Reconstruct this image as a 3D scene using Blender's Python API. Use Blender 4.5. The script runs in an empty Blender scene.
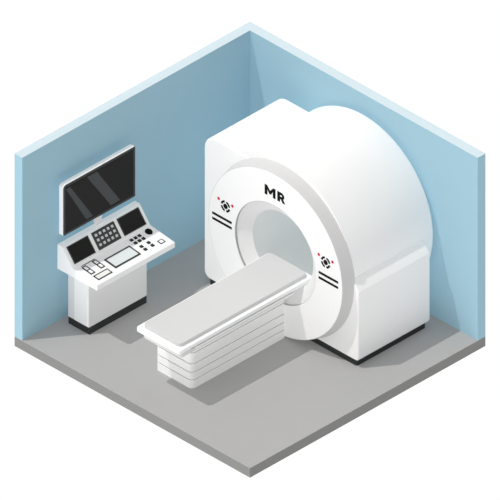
import bpy, bmesh, math
from mathutils import Vector, Matrix

scene = bpy.context.scene
COL = scene.collection
PI = math.pi

# ------------------------------------------------------------------ materials
def mat(name, rgb, rough=0.6, spec=0.25, var=0.02, scale=9.0, bump=0.0, metal=0.0,
        emit=None, emit_strength=0.0):
    """Procedural Principled material: a fine noise varies the paint a little."""
    m = bpy.data.materials.new(name)
    m.use_nodes = True
    nt = m.node_tree
    b = nt.nodes['Principled BSDF']
    tc = nt.nodes.new('ShaderNodeTexCoord')
    nz = nt.nodes.new('ShaderNodeTexNoise')
    nz.inputs['Scale'].default_value = scale
    nz.inputs['Detail'].default_value = 3
    nt.links.new(tc.outputs['Object'], nz.inputs['Vector'])
    mix = nt.nodes.new('ShaderNodeMix')
    mix.data_type = 'RGBA'
    lo = [max(0, c * (1 - var)) for c in rgb]
    hi = [min(1, c * (1 + var)) for c in rgb]
    mix.inputs['A'].default_value = (*lo, 1)
    mix.inputs['B'].default_value = (*hi, 1)
    nt.links.new(nz.outputs['Fac'], mix.inputs['Factor'])
    nt.links.new(mix.outputs['Result'], b.inputs['Base Color'])
    b.inputs['Roughness'].default_value = rough
    b.inputs['Specular IOR Level'].default_value = spec
    b.inputs['Metallic'].default_value = metal
    if bump:
        n2 = nt.nodes.new('ShaderNodeTexNoise')
        n2.inputs['Scale'].default_value = 160
        nt.links.new(tc.outputs['Object'], n2.inputs['Vector'])
        bp = nt.nodes.new('ShaderNodeBump')
        bp.inputs['Strength'].default_value = bump
        bp.inputs['Distance'].default_value = 0.002
        nt.links.new(n2.outputs['Fac'], bp.inputs['Height'])
        nt.links.new(bp.outputs['Normal'], b.inputs['Normal'])
    if emit:
        b.inputs['Emission Color'].default_value = (*emit, 1)
        b.inputs['Emission Strength'].default_value = emit_strength
    return m

M = dict(
    floor=mat('grey_floor_vinyl', (0.375, 0.373, 0.371), 0.85, 0.04, 0.015, 4),
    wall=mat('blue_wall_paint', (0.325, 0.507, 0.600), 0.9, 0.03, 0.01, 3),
    cap=mat('wall_lit_top', (0.56, 0.665, 0.715), 0.9, 0.05, 0.01, 3),  # paler copy of the wall paint, light on the wall tops put into colour
    white=mat('white_moulded_shell', (0.875, 0.875, 0.872), 0.5, 0.06, 0.006, 3),
    slab=mat('slab_shaded_sides', (0.235, 0.235, 0.23), 0.9, 0.04, 0.02, 5),  # floor grey darkened so the slab sides look shaded
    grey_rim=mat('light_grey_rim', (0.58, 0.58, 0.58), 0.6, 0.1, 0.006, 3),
    bore=mat('bore_grey', (0.75, 0.765, 0.76), 0.7, 0.1, 0.006, 3),
    funnel=mat('bore_funnel_grey', (0.74, 0.74, 0.74), 0.7, 0.1, 0.006, 3),
    dark=mat('charcoal_plastic', (0.036, 0.039, 0.039), 0.7, 0.04, 0.05, 12),
    ink=mat('black_lettering', (0.008, 0.008, 0.008), 0.7, 0.05, 0.05, 12),
    red=mat('red_marker', (0.52, 0.003, 0.03), 0.6, 0.1, 0.03, 12),
    pad=mat('grey_vinyl_mattress', (0.595, 0.595, 0.595), 0.7, 0.05, 0.01, 6, bump=0.1),
    tray=mat('white_tray', (0.88, 0.885, 0.885), 0.5, 0.08, 0.006, 3),
    support=mat('white_support_panel', (0.92, 0.925, 0.915), 0.6, 0.1, 0.01, 4),
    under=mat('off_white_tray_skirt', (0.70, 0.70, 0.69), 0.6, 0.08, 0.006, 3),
    lip=mat('lip_shade_grey', (0.36, 0.365, 0.365), 0.7, 0.06, 0.006, 3),  # shade inside the opening edge put into the colour
    gap_and_shadow=mat('joint_and_shadow_grey', (0.30, 0.31, 0.31), 0.8, 0.05, 0.02, 8),  # panel joints, and the painted shadow line under the tray
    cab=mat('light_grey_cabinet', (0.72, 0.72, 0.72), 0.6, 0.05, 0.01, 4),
    frame=mat('panel_frame_grey', (0.86, 0.865, 0.865), 0.6, 0.1, 0.01, 6),
    screen=mat('display_black', (0.009, 0.009, 0.008), 0.5, 0.15, 0.05, 12),
    bezel=mat('bezel_charcoal', (0.052, 0.055, 0.056), 0.5, 0.15, 0.05, 12),
    band=mat('glare_band', (0.03, 0.033, 0.034), 0.5, 0.15, 0.03, 12,
             emit=(0.022, 0.025, 0.026), emit_strength=1.0),  # reflected glare painted as paler, faintly glowing bands
    key=mat('light_grey_key', (0.60, 0.60, 0.60), 0.6, 0.1, 0.02, 12),
    touch=mat('pale_touch_surface', (0.70, 0.74, 0.74), 0.5, 0.1, 0.01, 8),
    cream=mat('cream_key_cap', (0.80, 0.80, 0.76), 0.6, 0.1, 0.01, 8),
)

# ------------------------------------------------------------------ object helpers
ORG = {}      # world origin of each root / part

def empty(name, loc, label, cat, group=None):
    o = bpy.data.objects.new(name, None)
    COL.objects.link(o)
    o.location = loc
    o.empty_display_size = 0.2
    o['label'] = label
    o['category'] = cat
    if group:
        o['group'] = group
    ORG[o] = Vector(loc)
    return o

def obj(name, bm, m, parent=None, smooth=False, bevel=0.0, segs=3, label=None, kind=None,
        angle=35):
    """Link the bmesh (world coordinates) as one object under its parent."""
    bmesh.ops.remove_doubles(bm, verts=bm.verts, dist=1e-6)
    bmesh.ops.recalc_face_normals(bm, faces=bm.faces)
    org = ORG[parent] if parent else Vector((0, 0, 0))
    bmesh.ops.translate(bm, verts=bm.verts, vec=-org)
    me = bpy.data.meshes.new(name)
    bm.to_mesh(me)
    bm.free()
    me.materials.append(m)
    o = bpy.data.objects.new(name, me)
    COL.objects.link(o)
    ORG[o] = org
    if parent:
        o.parent = parent
    if label:
        o['label'] = label
    if kind:
        o['kind'] = kind
    if bevel:
        md = o.modifiers.new('bevel', 'BEVEL')
        md.width = bevel
        md.segments = segs
        md.limit_method = 'ANGLE'
        md.angle_limit = math.radians(angle)
        md.harden_normals = True
        smooth = True
    if smooth:
        for p in me.polygons:
            p.use_smooth = True
        me.set_sharp_from_angle(angle=math.radians(38)) if not bevel else None
    return o

def box(bm, x0, x1, y0, y1, z0, z1, xf=None):
    vs = [Vector((x, y, z)) for x in (x0, x1) for y in (y0, y1) for z in (z0, z1)]
    if xf:
        vs = [xf(*v) for v in vs]
    v = [bm.verts.new(c) for c in vs]
    for f in ((0, 1, 3, 2), (4, 6, 7, 5), (0, 4, 5, 1), (2, 3, 7, 6), (0, 2, 6, 4), (1, 5, 7, 3)):
        bm.faces.new([v[i] for i in f])
    return bm

def B(*a, xf=None):
    return box(bmesh.new(), *a, xf=xf)

def prism(bm, pts, lo, hi, xf):
    """Polygon pts (2D) swept from lo to hi; xf(a, b, t) gives the point."""
    A = [bm.verts.new(xf(a, b, lo)) for a, b in pts]
    Z = [bm.verts.new(xf(a, b, hi)) for a, b in pts]
    n = len(pts)
    bm.faces.new(A)
    bm.faces.new(Z[::-1])
    for i in range(n):
        bm.faces.new((A[i], Z[i], Z[(i + 1) % n], A[(i + 1) % n]))
    return bm

def XZ(a, b, t):      # outline in x,z swept along y
    return Vector((a, t, b))

def XY(a, b, t):      # outline in x,y swept along z
    return Vector((a, b, t))

def YZ(a, b, t):      # outline in y,z swept along x
    return Vector((t, a, b))

def rrect(x0, x1, y0, y1, r, n=6):
    pts = []
    for cx, cy, a0 in ((x1 - r, y1 - r, 0), (x0 + r, y1 - r, 90), (x0 + r, y0 + r, 180), (x1 - r, y0 + r, 270)):
        for k in range(n + 1):
            a = math.radians(a0 + 90 * k / n)
            pts.append((cx + r * math.cos(a), cy + r * math.sin(a)))
    return pts

def round_corner(p, prv, nxt, r, n=8):
    """Arc that rounds polygon corner p."""
    p, a, b = Vector(p), Vector(prv), Vector(nxt)
    u, v = (a - p).normalized(), (b - p).normalized()
    half = math.acos(max(-1, min(1, u.dot(v)))) / 2
    d = r / math.tan(half)
    c = p + (u + v).normalized() * (r / math.sin(half))
    s, e = p + u * d, p + v * d
    a0 = math.atan2(*(s - c).yx)
    a1 = math.atan2(*(e - c).yx)
    da = (a1 - a0 + PI) % (2 * PI) - PI
    return [(c.x + r * math.cos(a0 + da * k / n), c.y + r * math.sin(a0 + da * k / n)) for k in range(n + 1)]

def outline(spec):
    out = []
    n = len(spec)
    for i, (x, y, r) in enumerate(spec):
        if r:
            out += round_corner((x, y), spec[i - 1][:2], spec[(i + 1) % n][:2], r)
        else:
            out.append((x, y))
    return out

def lathe(bm, prof, cx, cz, n=128):
    """Closed profile of (radius, y) turned about the y axis through (cx, cz)."""
    rings = []
    for k in range(n):
        a = 2 * PI * k / n
        rings.append([bm.verts.new((cx + r * math.cos(a), y, cz + r * math.sin(a))) for r, y in prof])
    m = len(prof)
    for k in range(n):
        A, Z = rings[k], rings[(k + 1) % n]
        for i in range(m):
            j = (i + 1) % m
            bm.faces.new((A[i], A[j], Z[j], Z[i]))
    return bm

# ------------------------------------------------------------------ the room
L = 4.025      # inner side of the square room
T = 0.137      # wall thickness
H = 2.76
S = 0.145      # slab thickness

obj('floor', B(-T, L, -L, T, -0.004, 0), M['floor'], kind='structure')
obj('baked_tone_3', B(-T, L, -L, T, -S, -0.004), M['slab'], kind='structure')  # slab below the floor surface, side shade in its colour
obj('wall_left', B(-T, 0, -L, T, 0.0, H - 0.004), M['wall'], kind='structure')
obj('wall_right', B(0.0, L, 0, T, 0.0, H - 0.004), M['wall'], kind='structure')
obj('baked_tone_1', B(-T, 0, -L, T, H - 0.004, H), M['cap'], kind='structure')  # thin wall top with its lit tone in the colour
obj('baked_tone_2', B(0, L, 0, T, H - 0.004, H), M['cap'], kind='structure')

# ------------------------------------------------------------------ the scanner
CX, CZ = 2.11, 1.196          # axis of the bore
YF = -1.66                    # plane of the front ring
scan = empty('mri_scanner', (2.06, -0.86, 0),
             'large white scanner with a round open bore and MR on its front ring', 'scanner')

# plinth
obj('plinth', prism(bmesh.new(), rrect(0.75, 3.36, -1.472, -0.25, 0.03), 0, 0.125, XY), M['dark'], scan,
    label='charcoal plinth under the white housing')

# housing: tall block at the left, low shouldered block at the right, one moulded shell
shell = outline([
    (0.69, 0.10, 0.10), (3.42, 0.10, 0.06), (3.42, 1.145, 0.02), (3.31, 1.295, 0.02),
    (2.2, 1.295, 0), (2.2, 2.255, 0), (0.69, 2.255, 0.21)])
bm = prism(bmesh.new(), shell, -1.5, -0.235, XZ)
housing = obj('housing', bm, M['white'], scan, bevel=0.085, segs=6, angle=50)

bmc = bmesh.new()
ring = [(0.95 * math.cos(2 * PI * k / 96) + CX, 0.95 * math.sin(2 * PI * k / 96) + CZ) for k in range(96)]
prism(bmc, ring, -2.2, 0.5, XZ)
cut = obj('cutter', bmc, M['white'], scan)
bo = housing.modifiers.new('bore', 'BOOLEAN')
bo.object = cut
bo.operation = 'DIFFERENCE'
bo.solver = 'EXACT'
bpy.context.view_layer.update()
dg = bpy.context.evaluated_depsgraph_get()
me = bpy.data.meshes.new_from_object(housing.evaluated_get(dg), depsgraph=dg)
housing.modifiers.clear()
housing.data = me
bpy.data.objects.remove(cut, do_unlink=True)

# round drum behind the ring
DR = 1.25
dz, dx = 1.262, 2.055
obj('drum', lathe(bmesh.new(), [(0.97, -1.49), (DR, -1.49), (DR, -0.09), (DR - 0.012, -0.062), (DR - 0.04, -0.05), (0.97, -0.05)], dx, dz, 160),
    M['white'], scan, smooth=True)

# front ring, its grey rim, the funnel and the bore tube
obj('front_ring', lathe(bmesh.new(), [(0.716, YF), (1.178, YF), (1.178, YF + 0.02), (0.716, YF + 0.02)], CX, CZ, 160),
    M['white'], scan, smooth=True)
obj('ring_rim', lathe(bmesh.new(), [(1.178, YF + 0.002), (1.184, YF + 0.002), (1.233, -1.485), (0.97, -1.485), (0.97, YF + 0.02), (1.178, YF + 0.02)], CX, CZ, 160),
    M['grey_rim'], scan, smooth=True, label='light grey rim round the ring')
obj('bore_funnel', lathe(bmesh.new(), [(0.70, YF + 0.03), (0.535, YF + 0.135), (0.63, YF + 0.135), (0.74, YF + 0.06), (0.74, YF + 0.03)], CX, CZ, 160),
    M['funnel'], scan, smooth=True, label='pale funnel leading into the bore')
obj('opening_lip', lathe(bmesh.new(), [(0.712, YF + 0.003), (0.716, YF + 0.001), (0.74, YF + 0.021), (0.74, YF + 0.03), (0.712, YF + 0.03)], CX, CZ, 160),
    M['lip'], scan, smooth=True, label='lip round the opening, greyed as shade')
obj('bore_tube', lathe(bmesh.new(), [(0.66, YF + 0.135), (0.60, YF + 0.135), (0.60, -0.055), (0.98, -0.055), (0.98, -0.075), (0.66, -0.075)], CX, CZ, 160),
    M['bore'], scan, smooth=True, label='grey tube through the scanner')

# lettering on the ring
def strokes(bm, polys, lo, hi):
    for p in polys:
        prism(bm, p, lo, hi, XZ)
    return bm

LB, LT = 2.012, 2.157
h = LT - LB
x0, x1, w = 1.922, 2.112, 0.045
Mpoly = [(x0, LB), (x0, LT), (x0 + 0.040, LT), ((x0 + x1) / 2, LB + h * 0.56), (x1 - 0.040, LT), (x1, LT), (x1, LB),
         (x1 - w, LB), (x1 - w, LB + h * 0.62), ((x0 + x1) / 2 + 0.015, LB + h * 0.22), ((x0 + x1) / 2 - 0.015, LB + h * 0.22),
         (x0 + w, LB + h * 0.62), (x0 + w, LB)]
obj('letter', prism(bmesh.new(), Mpoly, YF - 0.004, YF + 0.001, XZ), M['ink'], scan, label='black letter M')
r0, r1 = 2.146, 2.272
bm = bmesh.new()
prism(bm, [(r0, LB), (r0, LT), (r0 + w, LT), (r0 + w, LB)], YF - 0.004, YF + 0.001, XZ)
mid = LB + h * 0.31
bowl_o, bowl_i = [], []
cxr, czr = r0 + 0.068, (LT + mid) / 2
Ro, Ri = (LT - mid) / 2, (LT - mid) / 2 - 0.036
for k in range(13):
    a = math.radians(90 - 180 * k / 12)
    bowl_o.append((cxr + Ro * 1.05 * math.cos(a), czr + Ro * math.sin(a)))
    bowl_i.append((cxr + Ri * 1.05 * math.cos(a), czr + Ri * math.sin(a)))
prism(bm, [(r0 + w - 0.002, LT)] + bowl_o + [(r0 + w - 0.002, mid), (r0 + w - 0.002, mid + 0.036)] + bowl_i[::-1] + [(r0 + w - 0.002, LT - 0.036)],
      YF - 0.0038, YF + 0.001, XZ)
prism(bm, [(cxr - 0.012, mid + 0.01), (cxr + 0.026, mid + 0.018), (r1 + 0.012, LB), (r1 - 0.036, LB)], YF - 0.0036, YF + 0.001, XZ)
obj('letter', bm, M['ink'], scan, label='black letter R')

# emblems: broken ring round a dot, two red dots, two bars, on either side of the bore
def disc(bm, cx, cz, rx, rz, lo, hi, n=24):
    prism(bm, [(cx + rx * math.cos(2 * PI * k / n), cz + rz * math.sin(2 * PI * k / n)) for k in range(n)], lo, hi, XZ)
    return bm

def arc(bm, cx, cz, r0_, r1_, a0, a1, lo, hi, n=8):
    out = [(cx + r1_ * math.cos(math.radians(a0 + (a1 - a0) * k / n)), cz + r1_ * math.sin(math.radians(a0 + (a1 - a0) * k / n))) for k in range(n + 1)]
    inn = [(cx + r0_ * math.cos(math.radians(a0 + (a1 - a0) * k / n)), cz + r0_ * math.sin(math.radians(a0 + (a1 - a0) * k / n))) for k in range(n + 1)]
    prism(bm, out + inn[::-1], lo, hi, XZ)

for sx, side in ((-0.882, 'left'), (0.888, 'right')):
    ex, ez = CX + sx, 1.483
    lo, hi = YF - 0.004, YF + 0.001
    em = bmesh.new()
    disc(em, ex, ez, 0.037, 0.037, lo, hi)
    for a in (45, 135, 225, 315):
        arc(em, ex, ez, 0.055, 0.083, a - 33, a + 33, lo, hi)
    e = obj('emblem', em, M['ink'], scan, label='black broken ring emblem %s of the bore' % side)
    for q in (-0.121, 0.121):
        obj('marker_dot', disc(bmesh.new(), ex + q, ez + 0.063, 0.0205, 0.0205, lo, hi), M['red'], e, label='red dot')
    for zc in (1.283, 1.203):
        obj('stripe', B(ex - 0.1715 - 0.062, ex + 0.1715 - 0.062 if side == 'left' else ex + 0.1715 - 0.062, lo, hi, zc - 0.0165, zc + 0.0165)
            if side == 'left' else B(ex - 0.123, ex + 0.22, lo, hi, zc - 0.0165, zc + 0.0165),
            M['ink'], scan, label='short black stripe')

# ------------------------------------------------------------------ the patient table
tab = empty('patient_table', (2.0, -2.5, 0),
            'long white patient table with a grey mattress reaching into the scanner bore', 'table')
TX0, TX1, TY0, TY1 = 1.706, 2.472, -3.705, -1.345
TZ = 0.868
# tray with raised lip
tr = bmesh.new()
prism(tr, rrect(TX0 - 0.012, TX1, TY0 - 0.012, TY1, 0.045), TZ - 0.055, TZ, XY)
obj('tray', tr, M['tray'], tab, bevel=0.007, segs=2)
# under tray, a little narrower, stops short of the bore
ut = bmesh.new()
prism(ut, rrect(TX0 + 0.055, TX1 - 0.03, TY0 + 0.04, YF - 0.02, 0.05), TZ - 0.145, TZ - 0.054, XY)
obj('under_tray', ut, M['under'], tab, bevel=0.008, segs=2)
# mattress
mt = bmesh.new()
prism(mt, rrect(TX0 + 0.05, TX1 - 0.055, TY0 + 0.05, TY1 - 0.05, 0.06), TZ - 0.002, TZ + 0.052, XY)
obj('mattress', mt, M['pad'], tab, bevel=0.008, segs=2, label='grey mattress')
# dark strip painted as the shadow line along the right side under the tray
obj('shadow_strip', B(TX1 - 0.035, TX1 - 0.027, TY0 + 0.22, YF - 0.03, TZ - 0.088, TZ - 0.070), M['gap_and_shadow'], tab, label='grey strip painted as shadow under the tray edge')
obj('slide_rail', B(TX1 - 0.035, TX1 - 0.018, TY0 + 0.30, YF - 0.03, TZ - 0.118, TZ - 0.092), M['tray'], tab, bevel=0.004, segs=2)
# support column of stacked panels
PX0, PX1, PY0, PY1 = 1.655, 2.272, -3.297, YF - 0.003
zs = [0.0, 0.112, 0.228, 0.355, 0.52, 0.715]
obj('column_core', prism(bmesh.new(), outline([(PX0 + 0.012, PY0 + 0.012, 0.01), (PX1 - 0.012, PY0 + 0.012, 0.07), (PX1 - 0.012, PY1, 0), (PX0 + 0.012, PY1, 0)]), 0.004, 0.712, XY), M['gap_and_shadow'], tab, label='grey joints between the panels')
for k in range(5):
    pts = outline([(PX0, PY0, 0.012), (PX1, PY0, 0.07), (PX1, PY1, 0), (PX0, PY1, 0)])
    p = bmesh.new()
    prism(p, pts, zs[k] + (0.018 if k else 0), zs[k + 1] - (0.001), XY)
    obj('support_panel', p, M['support'], tab, smooth=True)

# ------------------------------------------------------------------ the operator console
con = empty('control_console', (0.40, -2.84, 0),
            'white operator console with sloping desk and three dark panels, by the left wall', 'console')
CY0, CY1 = -3.47, -2.095
obj('kick_plate', B(0.132, 0.499, -3.34, -2.327, 0, 0.108), M['dark'], con, label='charcoal kick plate')
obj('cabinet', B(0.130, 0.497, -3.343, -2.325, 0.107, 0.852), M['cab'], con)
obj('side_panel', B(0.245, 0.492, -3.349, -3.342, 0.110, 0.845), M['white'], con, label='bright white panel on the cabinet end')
desk_prof = [(0.062, 0.851), (0.769, 0.851), (0.769, 0.931), (0.335, 0.985), (0.147, 1.222), (0.062, 1.222)]
obj('desk', prism(bmesh.new(), desk_prof, CY0, CY1, XZ), M['white'], con, bevel=0.006, segs=2, angle=20)

# frames of reference of the two sloping faces: (w down the slope, y, height above it)
def slope(o, e):
    ex, ez = e
    n = math.hypot(ex, ez)
    ex, ez = ex / n, ez / n
    return lambda a, b, t: Vector((o[0] + ex * a - ez * t, b, o[1] + ez * a + ex * t))
UP = slope((0.147, 1.222), (0.188, -0.237))     # steep panel, w 0 .. 0.3025
DK = slope((0.335, 0.985), (0.434, -0.054))     # desk top,   w 0 .. 0.4373

obj('display_frame', prism(bmesh.new(), [(0.012, CY0 + 0.018), (0.012, CY1 - 0.018), (0.296, CY1 - 0.018), (0.296, CY0 + 0.018)], -0.004, 0.006, UP),
    M['frame'], con, label='light grey frame round the three panels')
for y0, y1, where in ((-3.42, -3.045, 'left'), (-2.535, -2.150, 'right')):
    b_ = obj('side_screen', prism(bmesh.new(), [(0.030, y0), (0.030, y1), (0.270, y1), (0.270, y0)], 0.003, 0.011, UP), M['bezel'], con,
             label='small dark screen at the %s of the console' % where)
    obj('glass', prism(bmesh.new(), [(0.042, y0 + 0.016), (0.042, y1 - 0.016), (0.258, y1 - 0.016), (0.258, y0 + 0.016)], 0.010, 0.0125, UP), M['screen'], b_)
kp = obj('keypad', prism(bmesh.new(), [(0.030, -2.985), (0.030, -2.590), (0.270, -2.590), (0.270, -2.985)], 0.003, 0.011, UP), M['bezel'], con,
         label='dark keypad with fifteen light keys')
first = None
for r in range(3):
    for c in range(5):
        w0 = 0.060 + r * 0.066
        y0 = -2.952 + c * 0.0715
        if first is None:
            first = obj('key', prism(bmesh.new(), rrect(w0 + 0.003, w0 + 0.038, y0 + 0.003, y0 + 0.040, 0.006, 2), 0.009, 0.016, UP), M['key'], kp,
                        label='light grey square key')
            base = UP(w0, y0, 0)
        else:
            k = first.copy()
            COL.objects.link(k)
            k.parent = kp
            k.location = UP(w0, y0, 0) - base

def dkbox(name, w0, w1, y0, y1, m, h=0.006, parent=con, label=None, r=0.004, lo=-0.003):
    return obj(name, prism(bmesh.new(), rrect(w0, w1, y0, y1, r, 2), lo, h, DK), M[m], parent, label=label)

tp = dkbox('touchpad', 0.128, 0.341, -3.047, -2.597, 'bezel', 0.007, label='dark framed touchpad')
dkbox('touch_surface', 0.152, 0.317, -3.022, -2.622, 'touch', 0.009, tp, 'pale grey touch surface', lo=0.003)
# outlined cells at the left
def cells(w0, w1, y0, y1, n, label):
    f = dkbox('key_block', w0, w1, y0, y1, 'ink', 0.003, label=label)
    t = 0.017
    step = (w1 - w0 - t) / n
    for i in range(n):
        dkbox('key_cap', w0 + t + i * step, w0 + (i + 1) * step, y0 + t, y1 - t, 'cream' if n == 1 else 'white', 0.0045, f, 'pale key cap', r=0.003, lo=0.002)
cells(0.060, 0.237, -3.376, -3.299, 2, 'black edged pair of pale keys, near end')
cells(0.056, 0.230, -3.192, -3.118, 2, 'black edged pair of pale keys, beside the touchpad')
cells(0.271, 0.373, -3.380, -3.130, 1, 'long black edged pale key')
dkbox('guide_line', 0.036, 0.048, -3.362, -3.122, 'ink', 0.002, r=0.002, label='thin black line above the key pairs')
for w_, y_ in ((0.069, -2.498), (0.069, -2.427), (0.069, -2.357), (0.141, -2.498), (0.141, -2.427), (0.141, -2.357),
               (0.238, -2.364), (0.307, -2.364), (0.238, -2.490), (0.307, -2.490)):
    dkbox('button', w_ - 0.022, w_ + 0.022, y_ - 0.022, y_ + 0.022, 'dark', 0.009, label='small black button')
kb = bmesh.new()
prev = None
rings = [(0.064, -0.003), (0.064, 0.012), (0.058, 0.022), (0.045, 0.028)]
vr = []
for rr, hh in rings:
    vr.append([kb.verts.new(DK(0.088 + rr * 0.82 * math.cos(2 * PI * k / 32), -2.213 + rr * 0.70 * math.sin(2 * PI * k / 32), hh)) for k in range(32)])
for a, b2 in zip(vr, vr[1:]):
    for k in range(32):
        kb.faces.new((a[k], a[(k + 1) % 32], b2[(k + 1) % 32], b2[k]))
kb.faces.new(vr[-1]); kb.faces.new(vr[0][::-1])
obj('trackball', kb, M['ink'], con, smooth=True, label='round black trackball')
sb = dkbox('square_button', 0.284, 0.358, -2.262, -2.178, 'ink', 0.003, label='black edged square button')
dkbox('key_cap', 0.296, 0.346, -2.248, -2.192, 'white', 0.0045, sb, 'pale key cap', r=0.003, lo=0.002)

# ------------------------------------------------------------------ monitor on its stand
mon = empty('monitor', (0.085, -2.78, 1.222), 'wide white-cased monitor with a black screen standing on the console', 'monitor')
MY0, MY1, MZ0, MZ1 = -3.482, -2.212, 1.402, 2.156
MXB, MXF = 0.108, 0.178
def mon_outline(i, r):
    return outline([(MY0 + i, MZ0 + i, 0.012), (MY1 - i, MZ0 + i, 0.012), (MY1 - i, MZ1 - i, 0.012), (MY0 + i, MZ1 - i, r)])
obj('casing', prism(bmesh.new(), mon_outline(0, 0.05), MXB, MXF, YZ), M['white'], mon)
bz = obj('bezel', prism(bmesh.new(), mon_outline(0.001, 0.05), MXF - 0.001, MXF + 0.006, YZ), M['bezel'], mon, label='charcoal bezel')
SI = 0.034
SY0, SY1, SZ0, SZ1 = MY0 + SI, MY1 - SI, MZ0 + SI, MZ1 - SI
sc_ = obj('screen', B(MXF + 0.004, MXF + 0.009, SY0, SY1, SZ0, SZ1), M['screen'], mon, label='black screen')
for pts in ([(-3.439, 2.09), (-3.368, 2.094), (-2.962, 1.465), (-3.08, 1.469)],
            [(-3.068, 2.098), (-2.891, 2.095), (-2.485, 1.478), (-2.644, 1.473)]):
    obj('glare_band', prism(bmesh.new(), pts, MXF + 0.008, MXF + 0.0095, YZ), M['band'], sc_,
        label='faint grey diagonal band painted as glare on the screen')
obj('stand_post', B(0.066, 0.110, -2.830, -2.728, 1.222, 1.62), M['cab'], mon, label='light grey stand post')

# ------------------------------------------------------------------ daylight
w = bpy.data.worlds.new('studio_sky')
scene.world = w
w.use_nodes = True
nt = w.node_tree
bg = nt.nodes['Background']
tc = nt.nodes.new('ShaderNodeTexCoord')
sep = nt.nodes.new('ShaderNodeSeparateXYZ')
ramp = nt.nodes.new('ShaderNodeValToRGB')
mr = nt.nodes.new('ShaderNodeMapRange')
mr.inputs['From Min'].default_value = -1
mr.inputs['From Max'].default_value = 1
nt.links.new(tc.outputs['Generated'], sep.inputs['Vector'])
nt.links.new(sep.outputs['Z'], mr.inputs['Value'])
nt.links.new(mr.outputs['Result'], ramp.inputs['Fac'])
nt.links.new(ramp.outputs['Color'], bg.inputs['Color'])
W_LOW, W_HOR, W_TOP = 1.0, 0.05, 0.05
cr = ramp.color_ramp
cr.elements[0].position = 0.0
cr.elements[0].color = (W_LOW,) * 3 + (1,)
cr.elements[1].position = 1.0
cr.elements[1].color = (W_TOP,) * 3 + (1,)
e = cr.elements.new(0.36); e.color = (W_LOW,) * 3 + (1,)
e = cr.elements.new(0.46); e.color = (W_HOR,) * 3 + (1,)
bg.inputs['Strength'].default_value = 1.02

sun = bpy.data.lights.new('sun', 'SUN')
sun.energy = 1.60
sun.color = (1.0, 0.975, 0.94)
sun.angle = math.radians(0.3)
so = bpy.data.objects.new('sun', sun)
COL.objects.link(so)
so.location = (-1, -4, 6)
so.rotation_euler = Vector((0.725, 1.037, -2.76)).to_track_quat('-Z', 'Y').to_euler()

# even studio fill from all round, a little stronger from the open front side
g = (1 + math.sqrt(5)) / 2
dirs = [Vector(v).normalized() for a in (-1, 1) for b in (-g, g) for v in ((0, a, b), (a, b, 0), (b, 0, a))]
G = Vector((-0.42, -0.28, 0.34))
FILL = 0.63
for dv in dirs:
    fl = bpy.data.lights.new('studio_fill', 'SUN')
    fl.energy = FILL * (1 + G.dot(dv))
    fl.angle = math.radians(60)
    fl.use_shadow = False
    fl.specular_factor = 0.0
    fo = bpy.data.objects.new('studio_fill', fl)
    COL.objects.link(fo)
    fo.location = dv * 8
    fo.rotation_euler = (-dv).to_track_quat('-Z', 'Y').to_euler()

# ------------------------------------------------------------------ camera
E_ = math.asin(0.5598)
d = Vector((math.cos(E_) / math.sqrt(2), -math.cos(E_) / math.sqrt(2), math.sin(E_)))
cam = bpy.data.cameras.new('camera')
cam.type = 'ORTHO'
cam.ortho_scale = 6.25
cam.clip_end = 100
co = bpy.data.objects.new('camera', cam)
COL.objects.link(co)
co.location = Vector((0.581, -0.581, 0)) + d * 14
co.rotation_euler = (-d).to_track_quat('-Z', 'Y').to_euler()
scene.camera = co

vs = scene.view_settings
vs.view_transform = 'Standard'
vs.look = 'None'
vs.exposure = 0.0
vs.gamma = 1.0
vs.use_curve_mapping = False
